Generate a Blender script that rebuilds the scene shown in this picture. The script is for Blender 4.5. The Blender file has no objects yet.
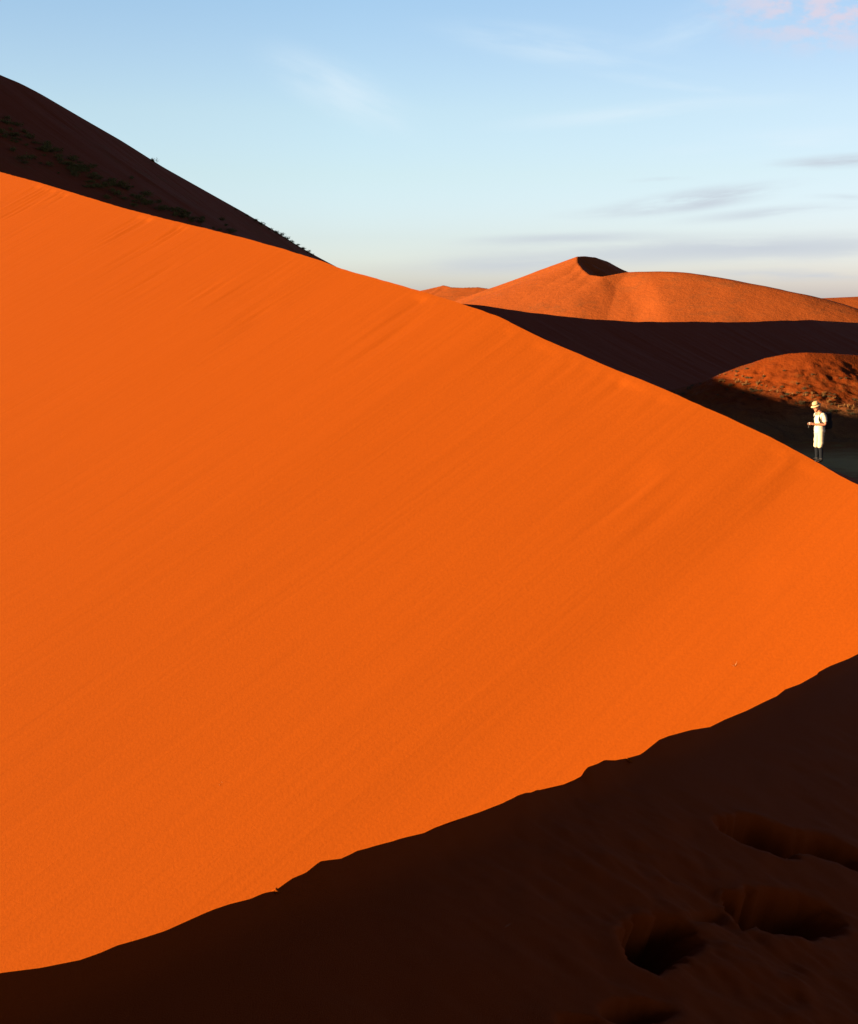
import bpy, bmesh, math, random
import numpy as np
from mathutils import Vector, Matrix
from mathutils.bvhtree import BVHTree

random.seed(7)
rng = np.random.default_rng(11)
scene = bpy.context.scene
col = scene.collection
R = math.radians

# ------------------------------------------------------------------ camera geometry
W, H = 858, 1024
F = 1407.0                      # focal length in pixels
HORIZON = 300.0
PITCH = math.atan((H / 2 - HORIZON) / F)
SP, CP = math.sin(PITCH), math.cos(PITCH)

def ray(px, py):
    cx = (px - W / 2) / F
    cy = (H / 2 - py) / F
    v = Vector((cx, CP + SP * cy, -SP + CP * cy))
    return v / v.y              # unit step along y

# ------------------------------------------------------------------ sun
SUN_EL = R(9.0)
SUN_H = Vector((-0.92, -0.39)).normalized()      # horizontal direction towards the sun
SUN_V = Vector((SUN_H.x * math.cos(SUN_EL), SUN_H.y * math.cos(SUN_EL), math.sin(SUN_EL)))

# ------------------------------------------------------------------ noise
_P = rng.permutation(512)
_G = rng.random(512)
def vnoise(x, y):
    x = np.asarray(x, float); y = np.asarray(y, float)
    xi = np.floor(x).astype(int); yi = np.floor(y).astype(int)
    fx = x - xi; fy = y - yi
    fx = fx * fx * fx * (fx * (fx * 6 - 15) + 10); fy = fy * fy * fy * (fy * (fy * 6 - 15) + 10)
    def g(a, b): return _G[(_P[(a) & 511] + b * 37) & 511]
    a = g(xi, yi); b = g(xi + 1, yi); c = g(xi, yi + 1); d = g(xi + 1, yi + 1)
    return (a + (b - a) * fx + (c - a) * fy + (a - b - c + d) * fx * fy) * 2 - 1
def fbm(x, y, o=4):
    s = 0; a = 1.0
    for k in range(o):
        s = s + a * vnoise(x * 2 ** k + 17.3 * k, y * 2 ** k - 9.1 * k); a *= 0.5
    return s
def sstep(a, b, x):
    t = np.clip((np.asarray(x, float) - a) / (b - a), 0, 1)
    return t * t * (3 - 2 * t)

# ------------------------------------------------------------------ materials
def nodes(name):
    m = bpy.data.materials.new(name); m.use_nodes = True
    nt = m.node_tree; nt.nodes.clear()
    out = nt.nodes.new('ShaderNodeOutputMaterial')
    p = nt.nodes.new('ShaderNodeBsdfPrincipled')
    nt.links.new(p.outputs[0], out.inputs[0])
    return m, nt, p

def plain(name, rgb, rough=0.8, spec=0.3, var=0.12, scale=30.0):
    m, nt, p = nodes(name)
    tc = nt.nodes.new('ShaderNodeTexCoord')
    n = nt.nodes.new('ShaderNodeTexNoise'); n.inputs['Scale'].default_value = scale; n.inputs['Detail'].default_value = 4
    nt.links.new(tc.outputs['Object'], n.inputs['Vector'])
    mx = nt.nodes.new('ShaderNodeMix'); mx.data_type = 'RGBA'
    mx.inputs[6].default_value = (*[c * (1 - var) for c in rgb], 1)
    mx.inputs[7].default_value = (*[min(1, c * (1 + var)) for c in rgb], 1)
    nt.links.new(n.outputs['Fac'], mx.inputs[0])
    nt.links.new(mx.outputs[2], p.inputs['Base Color'])
    p.inputs['Roughness'].default_value = rough
    p.inputs['Specular IOR Level'].default_value = spec
    return m

def sand(name, rgb, rgb2, patch_scale=0.15, streak=0.0, grain=150.0, grain_bump=0.002, spec=0.03,
         scrub=None, scrub_scale=0.2, scrub_amount=0.5, rough_bump=0.0, rough_scale=0.3, streak_scale=(3.0, 0.12), foot=None, pale=None):
    m, nt, p = nodes(name)
    L = nt.links.new
    tc = nt.nodes.new('ShaderNodeTexCoord')
    def noise(scale, detail, vec, rough=0.55):
        n = nt.nodes.new('ShaderNodeTexNoise')
        n.inputs['Scale'].default_value = scale; n.inputs['Detail'].default_value = detail
        n.inputs['Roughness'].default_value = rough
        L(vec, n.inputs['Vector']); return n.outputs['Fac']
    def mixc(f, a, b):
        x = nt.nodes.new('ShaderNodeMix'); x.data_type = 'RGBA'
        if isinstance(f, (int, float)): x.inputs[0].default_value = f
        else: L(f, x.inputs[0])
        for s, v in ((6, a), (7, b)):
            if isinstance(v, tuple): x.inputs[s].default_value = (*v, 1)
            else: L(v, x.inputs[s])
        return x.outputs[2]
    def rng_(f, a, b):
        r = nt.nodes.new('ShaderNodeMapRange'); r.inputs[1].default_value = a; r.inputs[2].default_value = b
        L(f, r.inputs[0]); return r.outputs[0]
    f = rng_(noise(patch_scale, 5, tc.outputs['Object']), 0.3, 0.7)
    c = mixc(f, rgb, rgb2)
    g = noise(grain, 3, tc.outputs['Object'], 0.7)
    c = mixc(rng_(g, 0.25, 0.75), mixc(0.11, c, (0.03, 0.005, 0.001)), c)
    bump_in = None
    def bump(h, dist, strength, prev):
        b = nt.nodes.new('ShaderNodeBump'); b.inputs['Strength'].default_value = strength
        b.inputs['Distance'].default_value = dist
        L(h, b.inputs['Height'])
        if prev: L(prev, b.inputs['Normal'])
        return b.outputs[0]
    if streak:
        mp = nt.nodes.new('ShaderNodeMapping')
        mp.inputs['Scale'].default_value = (streak_scale[0], streak_scale[1], 1)
        L(tc.outputs['UV'], mp.inputs[0])
        st = noise(1.0, 5, mp.outputs[0], 0.6)
        bump_in = bump(st, streak, 1.0, bump_in)
        c = mixc(rng_(st, 0.25, 0.62), mixc(0.09, c, (0.06, 0.012, 0.001)), c)
    if scrub:
        sc = rng_(noise(scrub_scale, 6, tc.outputs['Object'], 0.75), 0.5, 0.62)
        big = rng_(noise(scrub_scale * 0.15, 3, tc.outputs['Object']), 0.4, 0.6)
        mm = nt.nodes.new('ShaderNodeMath'); mm.operation = 'MULTIPLY'; L(sc, mm.inputs[0]); L(big, mm.inputs[1])
        m2 = nt.nodes.new('ShaderNodeMath'); m2.operation = 'MULTIPLY'; L(mm.outputs[0], m2.inputs[0]); m2.inputs[1].default_value = scrub_amount
        c = mixc(m2.outputs[0], c, scrub)
    if foot:        # the plain's paler, greener soil laps up on the foot of the slope
        sp = nt.nodes.new('ShaderNodeSeparateXYZ'); L(tc.outputs['Object'], sp.inputs[0])
        ad = nt.nodes.new('ShaderNodeMath'); ad.operation = 'MULTIPLY_ADD'; L(noise(0.12, 5, tc.outputs['Object'], 0.65), ad.inputs[0])
        ad.inputs[1].default_value = 9.0; L(sp.outputs['Z'], ad.inputs[2])
        c = mixc(rng_(ad.outputs[0], foot[0] + 4.5, foot[1] + 4.5), foot[2], c)
    if pale:        # a patch of paler dry grass on the plain
        mp = nt.nodes.new('ShaderNodeMapping'); mp.vector_type = 'TEXTURE'
        mp.inputs['Location'].default_value = pale[0]; mp.inputs['Scale'].default_value = pale[1]; L(tc.outputs['Object'], mp.inputs[0])
        ln = nt.nodes.new('ShaderNodeVectorMath'); ln.operation = 'LENGTH'; L(mp.outputs[0], ln.inputs[0])
        ad = nt.nodes.new('ShaderNodeMath'); ad.operation = 'MULTIPLY_ADD'; L(noise(0.15, 6, tc.outputs['Object'], 0.7), ad.inputs[0])
        ad.inputs[1].default_value = 1.6; L(ln.outputs['Value'], ad.inputs[2])
        c = mixc(rng_(ad.outputs[0], 1.9, 1.2), c, pale[2])
    if rough_bump:
        bump_in = bump(noise(rough_scale, 6, tc.outputs['Object'], 0.65), rough_bump, 1.0, bump_in)
    bump_in = bump(g, grain_bump, 1.0, bump_in)
    L(bump_in, p.inputs['Normal'])
    L(c, p.inputs['Base Color'])
    p.inputs['Roughness'].default_value = 0.9
    p.inputs['Specular IOR Level'].default_value = spec
    return m

SAND_A, SAND_B = (0.166, 0.0308, 0.0012), (0.174, 0.0327, 0.0014)
M_face = sand('lit_face_sand', SAND_A, SAND_B, 0.03, streak=0.028, grain=11.0, grain_bump=0.010)
M_near = sand('crest_sand', (0.165, 0.0255, 0.0016), (0.178, 0.0275, 0.0018), 0.5, grain=260.0, grain_bump=0.0025)
M_big = sand('dune_sand', (0.155, 0.033, 0.010), (0.165, 0.036, 0.011), 0.01, streak=1.0, grain=0.8, grain_bump=0.1,
             scrub=(0.07, 0.05, 0.015), scrub_scale=0.12, scrub_amount=0.35, streak_scale=(0.15, 0.01))
M_mid = sand('ridge_sand', (0.14, 0.025, 0.007), (0.155, 0.028, 0.008), 0.02, streak=0.4, grain=0.6, grain_bump=0.1,
             streak_scale=(0.1, 0.01))
M_far = sand('far_sand', (0.212, 0.047, 0.008), (0.195, 0.042, 0.007), 0.01, grain=0.25, grain_bump=0.5,
             scrub=(0.08, 0.035, 0.012), scrub_scale=0.06, scrub_amount=0.35, rough_bump=0.8, rough_scale=0.03)
M_mound = sand('scrubby_sand', (0.125, 0.0215, 0.002), (0.08, 0.0145, 0.002), 0.06, grain=2.0, grain_bump=0.15,
               scrub=(0.07, 0.03, 0.007), scrub_scale=0.7, scrub_amount=0.6, rough_bump=0.3, rough_scale=0.25, foot=(-24.0, -16.5, (0.095, 0.055, 0.022)))
M_valley = sand('valley_sand', (0.13, 0.062, 0.013), (0.14, 0.052, 0.010), 0.012, grain=1.0, grain_bump=0.1,
                scrub=(0.13, 0.105, 0.024), scrub_scale=0.25, scrub_amount=0.9, pale=(tuple(ray(882, 463) * (23.0 / -ray(882, 463).z)), (17, 24, 30), (0.22, 0.18, 0.06)), rough_bump=0.5, rough_scale=0.1)
M_shrub = plain('shrub_leaves', (0.035, 0.026, 0.008), 0.8, 0.2, 0.35, 2.0)
M_olive = plain('olive_leaves', (0.085, 0.07, 0.018), 0.8, 0.1, 0.4, 2.0)
M_twig = plain('shrub_twigs', (0.09, 0.06, 0.035), 0.9, 0.1, 0.2, 4.0)
M_grass = plain('dry_grass', (0.16, 0.075, 0.02), 0.8, 0.2, 0.25, 3.0)
M_straw = plain('pale_straw', (0.34, 0.2, 0.09), 0.8, 0.2, 0.15, 20.0)
M_clod = sand('clod_sand', SAND_A, SAND_B, 3.0, grain=300.0, grain_bump=0.002)

# ------------------------------------------------------------------ mesh helpers
def link(name, verts, faces, mat, uvs=None, parent=None, smooth=True):
    me = bpy.data.meshes.new(name)
    me.from_pydata(verts if isinstance(verts, list) else verts.tolist(), [], faces if isinstance(faces, list) else faces.tolist())
    if uvs is not None:
        ul = me.uv_layers.new(name='UVMap')
        li = np.empty(len(me.loops), dtype=np.int32); me.loops.foreach_get('vertex_index', li)
        ul.data.foreach_set('uv', np.asarray(uvs, np.float32)[li].ravel())
    me.polygons.foreach_set('use_smooth', [smooth] * len(me.polygons))
    me.materials.append(mat); me.update()
    o = bpy.data.objects.new(name, me); col.objects.link(o)
    if parent: o.parent = parent
    return o

def grid_faces(nr, nc, off=0, flip=False):
    i = np.arange(nr - 1)[:, None] * nc + np.arange(nc - 1)[None, :]
    q = np.stack([i, i + 1, i + nc + 1, i + nc], -1).reshape(-1, 4) + off
    return q[:, ::-1] if flip else q

def set_props(o, label=None, cat=None, group=None, kind=None):
    if label: o['label'] = label
    if cat: o['category'] = cat
    if group: o['group'] = group
    if kind: o['kind'] = kind
    return o

def crest_from_pixels(table, plan, step):
    """plan: world polyline (x,y). Returns s, x, y, z samples: each pixel ray meets the
    upright surface standing on the plan line and gives the crest height there."""
    plan = np.array(plan, float)
    seg = np.hypot(*np.diff(plan, axis=0).T); cs = np.concatenate([[0], np.cumsum(seg)])
    S, Z = [], []
    for px, py in table:
        v = ray(px, py); k = v.x
        for i in range(len(plan) - 1):
            (x0, y0), (x1, y1) = plan[i], plan[i + 1]
            den = (x1 - x0) - k * (y1 - y0)
            if abs(den) < 1e-9: continue
            t = (k * y0 - x0) / den
            if -1e-6 <= t <= 1 + 1e-6:
                y = y0 + t * (y1 - y0)
                if y > 0.2:
                    S.append(cs[i] + t * seg[i]); Z.append(y * v.z); break
    S = np.array(S); Z = np.array(Z); o = np.argsort(S)
    return cs, plan, S[o], Z[o]

def at_plan(cs, plan, s):
    return np.interp(s, cs, plan[:, 0]), np.interp(s, cs, plan[:, 1])

def sheet(name, X, Y, Zc, s, sides, mat):
    """sides: list of (d array, direction (n,2) array, drop function (sgrid, dgrid)->dz)"""
    V, UV, FA = [], [], []; off = 0
    for k, (d, dirs, drop) in enumerate(sides):
        sg, dg = np.meshgrid(s, d, indexing='ij')
        x = X[:, None] + dirs[:, 0:1] * dg; y = Y[:, None] + dirs[:, 1:2] * dg
        z = drop(sg, dg, x, y)
        if isinstance(z, tuple): x = x + z[1]; y = y + z[2]; z = z[0]
        z = Zc[:, None] + z
        V.append(np.stack([x, y, z], -1).reshape(-1, 3)); UV.append(np.stack([sg, dg], -1).reshape(-1, 2))
        f = grid_faces(len(s), len(d), off)
        # make faces point upwards
        a, b, c_ = V[-1][f[0] - off][:3]
        if np.cross(b - a, c_ - a)[2] < 0: f = f[:, ::-1]
        FA.append(f); off += len(V[-1])
    V = np.concatenate(V); UV = np.concatenate(UV); FA = np.concatenate(FA)
    o = link(name, V, FA, mat, UV)
    set_props(o, kind='structure')
    return o, BVHTree.FromPolygons([tuple(v) for v in V.tolist()], FA.tolist())

def smooth1(z, n):
    k = np.hanning(n * 2 + 3); k /= k.sum()
    zp = np.concatenate([np.full(n + 1, z[0]) + (np.arange(-n - 1, 0)) * (z[1] - z[0]), z,
                         np.full(n + 1, z[-1]) + np.arange(1, n + 2) * (z[-1] - z[-2])])
    return np.convolve(zp, k, 'valid')

# ================================================================== 1. the near crest (in shade, with footprints)
near_px = [(0,973),(40,968),(80,960),(100,953),(117,945.5),(140,939),(165,931),(185,922),(205,913),(215,909),(230,904),(250,899),
 (264,893),(274,891),(278.4,888.3),(287,882),(293,878),(306,872.7),(313,866.9),(320,861.5),(327,860.3),(341,858.7),(350,854.8),
 (357,851),(390,842),(404,837.7),(424,833),(434,828),(450,822),(480,812),(512,799.5),(523,795),(535,791),(563.6,784.4),(574,780),
 (581.5,776),(584,771.3),(588,767),(597,764),(604.6,760),(615,760.3),(628,758),(640,754.6),(644,752),(659,740),(668.7,736),(691,730),
 (710,727),(725,719.5),(747,710.5),(764,702),(777,696),(785,689.5),(800,684),(817,674.5),(818.6,672),(830,666),(848.6,658.7),(858,654)]
pL = ray(0, 973) * 2.5; pR = ray(858, 654) * 9.0
u = (Vector((pR.x, pR.y)) - Vector((pL.x, pL.y))).normalized(); v_ = Vector((u.y, -u.x))     # v_: to the shaded side
P0 = Vector((pL.x, pL.y)) - u * 14.0
plan = [(P0.x, P0.y), (P0.x + u.x * 60, P0.y + u.y * 60)]
cs, plan, S, Z = crest_from_pixels(near_px, plan, 0.02)
S_L, S_R = S[0], S[-1]
base_sl = (Z[-1] - Z[0]) / (S_R - S_L)
s = np.concatenate([np.linspace(0, S_L - 1.5, 60, endpoint=False), np.arange(S_L - 1.5, S_R + 0.8, 0.016), np.linspace(S_R + 0.8, 40, 90)])
zc = np.interp(s, S, Z)
lin = Z[0] + base_sl * (s - S_L)
zc = np.where(s < S_L, Z[0] - 0.11 * (s - S_L) * np.exp(-np.maximum(0, S_L - s) / 25) , zc)
zc = np.where(s > S_R, Z[-1] + base_sl * (s - S_R) - 0.012 * np.maximum(0, s - S_R - 3) ** 2, zc)
zc = np.where((s < S_L) | (s > S_R), zc + 0.012 * fbm(s * 4, s * 0 + 3.3, 3) * sstep(0, .6, np.maximum(S_L - s, s - S_R)), zc)
zmin = np.min(np.stack([np.roll(zc, k) for k in range(-22, 23)]), 0)
zs = smooth1(zmin, 45)
zs = np.where((s > S_L - 1) & (s < S_R + .4), zs, zc)
jag = zc - zs
X, Y = at_plan(cs, plan, s)

# footprints: (pixel centre, pixel half-axis end A, pixel half-axis end B, depth)
GX = -1.72
def near_plane(px, py, slope=0.46):
    r = ray(px, py); z0 = Z[0]
    # z = Z0 + base_sl*(s-S_L) - slope*d
    ss = lambda p: (Vector((p.x, p.y)) - P0).dot(u); dd = lambda p: (Vector((p.x, p.y)) - P0).dot(v_)
    f = lambda t: (r * t).z - (float(np.interp(ss(r * t), s, zs)) + 0.02 - slope * dd(r * t))
    a, b = 0.5, 30.0
    for _ in range(60):
        m = (a + b) / 2
        if f(a) * f(m) <= 0: b = m
        else: a = m
    p = r * a
    return np.array([ss(p), dd(p)])
prints = []
for c, a, b, dep, edge in [((658,944),(696,938),(662,974),.17,.22), ((739,905),(754,911),(735,886),.14,.25), ((792,910),(846,924),(797,888),.14,.22),
                     ((766,835),(812,846),(763,819),.12,.22), ((832,849),(886,870),(836,836),.11,.35), 
                     ((705,912),(732,903),(708,922),.03,.7), ((640,1014),(680,1014),(640,1027),.06,.4), ((585,1030),(610,1034),(585,1044),.08,.5),
                     
                     ((380,1040),(420,1045),(380,1050),.05,.6), ((905,800),(945,810),(905,790),.1,.5), ((905,866),(945,880),(902,852),.1,.5)]:
    C = near_plane(*c); A = near_plane(*a) - C; B = near_plane(*b) - C
    prints.append((C, np.linalg.inv(np.stack([A, B], 1)), dep, edge))
def near_shade(sg, dg, x, y):
    jd = np.exp(-(dg / 0.035) ** 1.2)
    z = -(jag[:, None]) * (1 - jd) - 0.46 * dg + 0.02 * (1 - np.exp(-dg / .15))
    z = z + 0.012 * fbm(sg * 1.1, dg * 1.3, 3) * sstep(0.02, 0.5, dg)
    z = z + 0.006 * fbm(sg * 6, dg * 6, 2) * sstep(0.05, 0.4, dg)
    tr_ = near_plane(760, 960); tramp = np.exp(-(((sg - tr_[0]) / 0.9) ** 2 + ((dg - tr_[1]) / 0.8) ** 2))
    z = z + tramp * (0.016 * fbm(sg * 3.5, dg * 3.5, 3) + 0.010 * fbm(sg * 14, dg * 14, 3))
    dirx = fbm(sg * 5, dg * 5, 4) * 0.2; diry = fbm(sg * 5 + 40, dg * 5 + 11, 4) * 0.2
    hx = 0 * z; hy = 0 * z
    for C, inv, dep, edge in prints:
        a = inv[0, 0] * (sg - C[0]) + inv[0, 1] * (dg - C[1]) + dirx; b = inv[1, 0] * (sg - C[0]) + inv[1, 1] * (dg - C[1]) + diry
        r = np.sqrt(a * a + b * b) * 1.1
        hole = 1 - sstep(1 - edge * 1.4, 1.08, r + 0.10 * fbm(sg * 22, dg * 22, 3))
        rim = np.exp(-((r - 1.25) / 0.18) ** 2)
        hx = hx - 0.55 * dep * hole; hy = hy + 0.35 * dep * hole
        z = z - dep * 1.5 * hole * np.clip(0.85 - 0.45 * a, 0.3, 1.3) + dep * 0.04 * rim
    return z, hx, hy
def near_lit(sg, dg, x, y):
    jd = np.exp(-(dg / 0.08))
    return -(jag[:, None]) * (1 - jd) - 0.70 * dg + 0.01 * fbm(sg * 2, dg * 2, 3) * sstep(.05, .6, dg)
d_sh = np.concatenate([np.arange(0, 0.06, 0.005), np.arange(0.06, 0.3, 0.012), np.arange(0.3, 5.2, 0.018), np.linspace(5.2, 45, 40)])
d_li = np.concatenate([np.arange(0, 0.3, 0.02), np.linspace(0.3, 34, 50)])
dv = np.tile([[v_.x, v_.y]], (len(s), 1))
near, bvh_near = sheet('sand_ridge', X, Y, zc, s, [(d_sh, dv, near_shade), (d_li, -dv, near_lit)], M_near)

# ================================================================== 2. the bright dune: far crest and lit face
far_px = [(0,172),(41,183),(82,195.5),(122,207.7),(163,218.3),(204,228),(245,238.3),(286,249.7),(326,262.5),(342,269),(389,282),(426,292.6),
 (459,303),(478,309),(500,317),(533,334),(560,346),(587,357.5),(614,369),(650,383),(674,393),(698.5,405),(723,415),(747,426),(771,437.4),(795.5,450.5),
 (820,463.3),(834,472.5),(858,485)]
YP = 41.0
pp = ray(820, 463.3) * YP
pl = ray(0, 172) * 110.0
un = Vector((pp.x - pl.x, pp.y - pl.y)).normalized()
A0 = Vector((pl.x, pl.y)) - un * 170
bend1 = Vector((pp.x, pp.y)) + Vector((0.27, -0.96)).normalized() * 4.2
bend2 = bend1 + Vector((0.45, -0.9)).normalized() * 22
plan = [(A0.x, A0.y), (pp.x, pp.y), (bend1.x, bend1.y), (bend2.x, bend2.y)]
cs, plan, S, Z = crest_from_pixels(far_px, plan, 0.1)
SP_ = cs[1]
s = np.concatenate([np.linspace(0, S[0] - 4, 70, endpoint=False), np.arange(S[0] - 4, S[-1] + 1.5, 0.13), np.linspace(S[-1] + 1.5, cs[-1], 40)])
zc = np.interp(s, S, Z)
# off-frame part up-dune: unseen, heights shaped to cast the mound's shadow edge, then falling to the plain
sl = S[0] - s
zc = np.where(s < S[0], np.interp(sl, [0, 5, 40, 72, 87, 98, 107, 118, 130, 150, 170], [Z[0], Z[0] + .6, 8.6, 5.6, 6.4, 8.6, 9.4, 11.5, 13, 11, -6]), zc)
zc = np.where(s > S[-1], Z[-1] - 0.09 * (s - S[-1]), zc)
zc = smooth1(zc, 6)
zc = zc + 0.010 * fbm(s * 1.6, s * 0 + 1.7, 3)
X, Y = at_plan(cs, plan, s)
X = smooth1(X, 6); Y = smooth1(Y, 6)
su = np.linspace(s[0], s[-1], 1400); zsu = smooth1(np.interp(su, s, zc), 75); zsm = np.interp(s, su, zsu); zsm = np.where((s > S[-1] + 12) | (s < 12), zc, zsm)
m_ = (s > SP_ - 14) & (s < SP_ - 2); kz = np.polyfit(s[m_], zsm[m_], 1); wz = sstep(SP_ - 10, SP_ + 1, s)
zsm = zsm * (1 - wz) + np.polyval(kz, s) * wz
zdev = (zc - zsm)[:, None]
dvx = np.where(s > SP_ - 2, X - (pp.x + un.x * (s - SP_)), 0)[:, None]; dvy = np.where(s > SP_ - 2, Y - (pp.y + un.y * (s - SP_)), 0)[:, None]
fd = Vector((-un.y, un.x)); fd = -fd if fd.x > 0 else fd          # face direction, towards lower left
fd2 = Vector((-0.84, -0.545)).normalized()
def face_drop(sg, dg, x, y):
    z = -0.56 * dg * (1 - 0.0023 * dg) - zdev * (1 - np.exp(-dg / 13.0))
    z = z + 0.03 * fbm(sg * 0.05, dg * 0.035, 2) * sstep(0, 10, dg)
    z = z + 0.008 * fbm(sg * 0.9 + 0.12 * dg, dg * 0.05, 3) * sstep(0.3, 4, dg)
    # short slump scars just below the crest
    m = sstep(0.15, 0.75, vnoise(sg * 0.35, dg * 0.18 + 5)) * sstep(0.15, 0.5, dg) * (1 - sstep(2.5, 7, dg))
    z = z - 0.07 * m * (0.5 + vnoise(sg * 2.6, dg * 0.3))
    k = 1 - np.exp(-dg / 12.0)
    return z, -dvx * k, -dvy * k
shelf = sstep(SP_ - 2.0, SP_ + 3.2, s)
def back_drop(sg, dg, x, y):
    w = shelf[:, None]
    k = 0.30 + 0.0 * dg
    z = -(0.56 * (1 - w) + 0.21 * w) * np.minimum(dg, 4.6) - 0.60 * np.maximum(dg - 4.6, 0)
    z = z + 0.22 * w * np.exp(-((dg - 1.9) / 0.8) ** 2) * (1 + 0.5 * fbm(sg * 1.3, dg * 1.3, 3))
    return z + 0.03 * fbm(sg * .5, dg * .5, 3) * sstep(0.1, 2, dg)
d_f = np.concatenate([np.arange(0, 6, 0.12), np.arange(6, 40, 0.3), np.linspace(40, 90, 60)])
d_b = np.concatenate([np.arange(0, 5, 0.12), np.linspace(5, 80, 50)])
dirf = np.tile([[fd2.x, fd2.y]], (len(s), 1))
ang0 = math.atan2(0.545, 0.84)
ang = ang0 * (1 - shelf) + 0.05 * shelf
dirb = np.stack([np.cos(ang), np.sin(ang)], 1)
dune, bvh_dune = sheet('dune', X, Y, zc, s, [(d_f, dirf, face_drop), (d_b, dirb, back_drop)], M_face)

# ================================================================== 3. the tall shaded dune behind, left
big_px = [(0,75),(20,83),(41,94),(82,118),(122,141),(163,167),(204,190),(245,213),(275,231),(300,247),(318,257),(335,266)]
bu = Vector((0.65, 0.76)).normalized()
pe = ray(335, 266) * 600.0
B0 = Vector((pe.x, pe.y)) - bu * 420; B1 = Vector((pe.x, pe.y)) + bu * 160
cs, plan, S, Z = crest_from_pixels(big_px, [(B0.x, B0.y), (B1.x, B1.y)], 1)
s = np.concatenate([np.linspace(0, S[0] - 10, 50, endpoint=False), np.arange(S[0] - 10, S[-1] + 10, 0.8), np.linspace(S[-1] + 10, cs[-1], 50)])
zc = np.interp(s, S, Z)
g0 = (Z[1] - Z[0]) / (S[1] - S[0])
zc = np.where(s < S[0], Z[0] + 22 * (1 - np.exp(-(S[0] - s) / 60)) * 1.0 - 70 * sstep(120, 250, S[0] - s), zc)
g1 = (Z[-1] - Z[-2]) / (S[-1] - S[-2])
zc = np.where(s > S[-1], Z[-1] + min(g1, -0.35) * (s - S[-1]), zc)
zc = smooth1(zc, 5)
X, Y = at_plan(cs, plan, s)
bv = Vector((bu.y, -bu.x))
def big_face(sg, dg, x, y):
    return -0.56 * dg * (1 - 0.0009 * dg) + 0.5 * fbm(sg * 0.03, dg * 0.02, 4) * sstep(0, 15, dg) + 0.12 * fbm(sg * 0.4, dg * 0.06, 3) * sstep(1, 15, dg)
d1 = np.concatenate([np.arange(0, 60, 1.2), np.linspace(60, 260, 80)])
d2 = np.linspace(0, 250, 40)
dv = np.tile([[bv.x, bv.y]], (len(s), 1))
bigd, bvh_big = sheet('dune', X, Y, zc, s, [(d1, dv, big_face), (d2, -dv, lambda a, b, x, y: -0.5 * b)], M_big)

# ================================================================== 4. the shaded ridge across the valley
mid_px = [(425,297),(440,300),(455,303),(472,304),(490,306),(520,311),(560,316),(600,320),(640,322),(680,322),(700,321.5),(740,322),(780,321),(810,320),(858,323)]
mu = Vector((0.55, 0.83)).normalized()
q = ray(472, 304) * 340.0
M0 = Vector((q.x, q.y)) - mu * 70; M1 = Vector((q.x, q.y)) + mu * 520
cs, plan, S, Z = crest_from_pixels(mid_px, [(M0.x, M0.y), (M1.x, M1.y)], 1)
s = np.concatenate([np.linspace(0, S[0], 20, endpoint=False), np.arange(S[0], S[-1] + 5, 0.7), np.linspace(S[-1] + 5, cs[-1], 50)])
zc = np.interp(s, S, Z)
zc = np.where(s < S[0], Z[0] - 0.3 * (S[0] - s), zc)
zc = np.where(s > S[-1], Z[-1] - 0.03 * (s - S[-1]), zc)
zc = smooth1(zc, 14) + 0.12 * fbm(s * 0.07, s * 0 + 4, 3)
X, Y = at_plan(cs, plan, s)
mv = Vector((mu.y, -mu.x))
dv = np.tile([[mv.x, mv.y]], (len(s), 1))
def mid_face(sg, dg, x, y):
    return -0.50 * dg * (1 - 0.002 * dg) + 0.25 * fbm(sg * 0.04, dg * 0.03, 4) * sstep(0, 12, dg) + 0.08 * fbm(sg * 0.3, dg * 0.05, 3) * sstep(1, 10, dg)
d1 = np.concatenate([np.arange(0, 30, 0.8), np.linspace(30, 110, 50)])
midd, bvh_mid = sheet('dune', X, Y, zc, s, [(d1, dv, mid_face), (np.linspace(0, 120, 30), -dv, lambda a, b, x, y: -0.45 * b)], M_mid)

# ================================================================== height fields: mound, far dunes, valley
def ridge_h(gx, gy, pts, sl_r, sl_l):
    """crest polyline; sl_r / sl_l: slopes on the right-hand / left-hand side of travel"""
    best = np.full(gx.shape, -1e9)
    for (x0, y0, z0), (x1, y1, z1) in zip(pts[:-1], pts[1:]):
        dx, dy = x1 - x0, y1 - y0; L2 = dx * dx + dy * dy
        t = np.clip(((gx - x0) * dx + (gy - y0) * dy) / L2, 0, 1)
        ex = gx - (x0 + t * dx); ey = gy - (y0 + t * dy)
        d = np.hypot(ex, ey); side = dx * ey - dy * ex      # >0: left of travel
        z = z0 + t * (z1 - z0) - np.where(side > 0, sl_l, sl_r) * d
        best = np.maximum(best, z)
    return best

def field(name, x0, x1, y0, y1, nx, ny, hfun, mat):
    gx, gy = np.meshgrid(np.linspace(x0, x1, nx), np.linspace(y0, y1, ny), indexing='xy')
    z = hfun(gx, gy)
    V = np.stack([gx, gy, z], -1).reshape(-1, 3)
    f = grid_faces(ny, nx)
    o = link(name, V, f, mat, V[:, :2])
    set_props(o, kind='structure')
    return o, BVHTree.FromPolygons([tuple(v) for v in V.tolist()], f.tolist())

def pt(px, py, y):
    r = ray(px, py) * y; return (r.x, r.y, r.z)

FLOOR = -23.0
def smax(a, b, k):
    h = np.clip(0.5 + 0.5 * (a - b) / k, 0, 1)
    return b + (a - b) * h + k * h * (1 - h)

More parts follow.
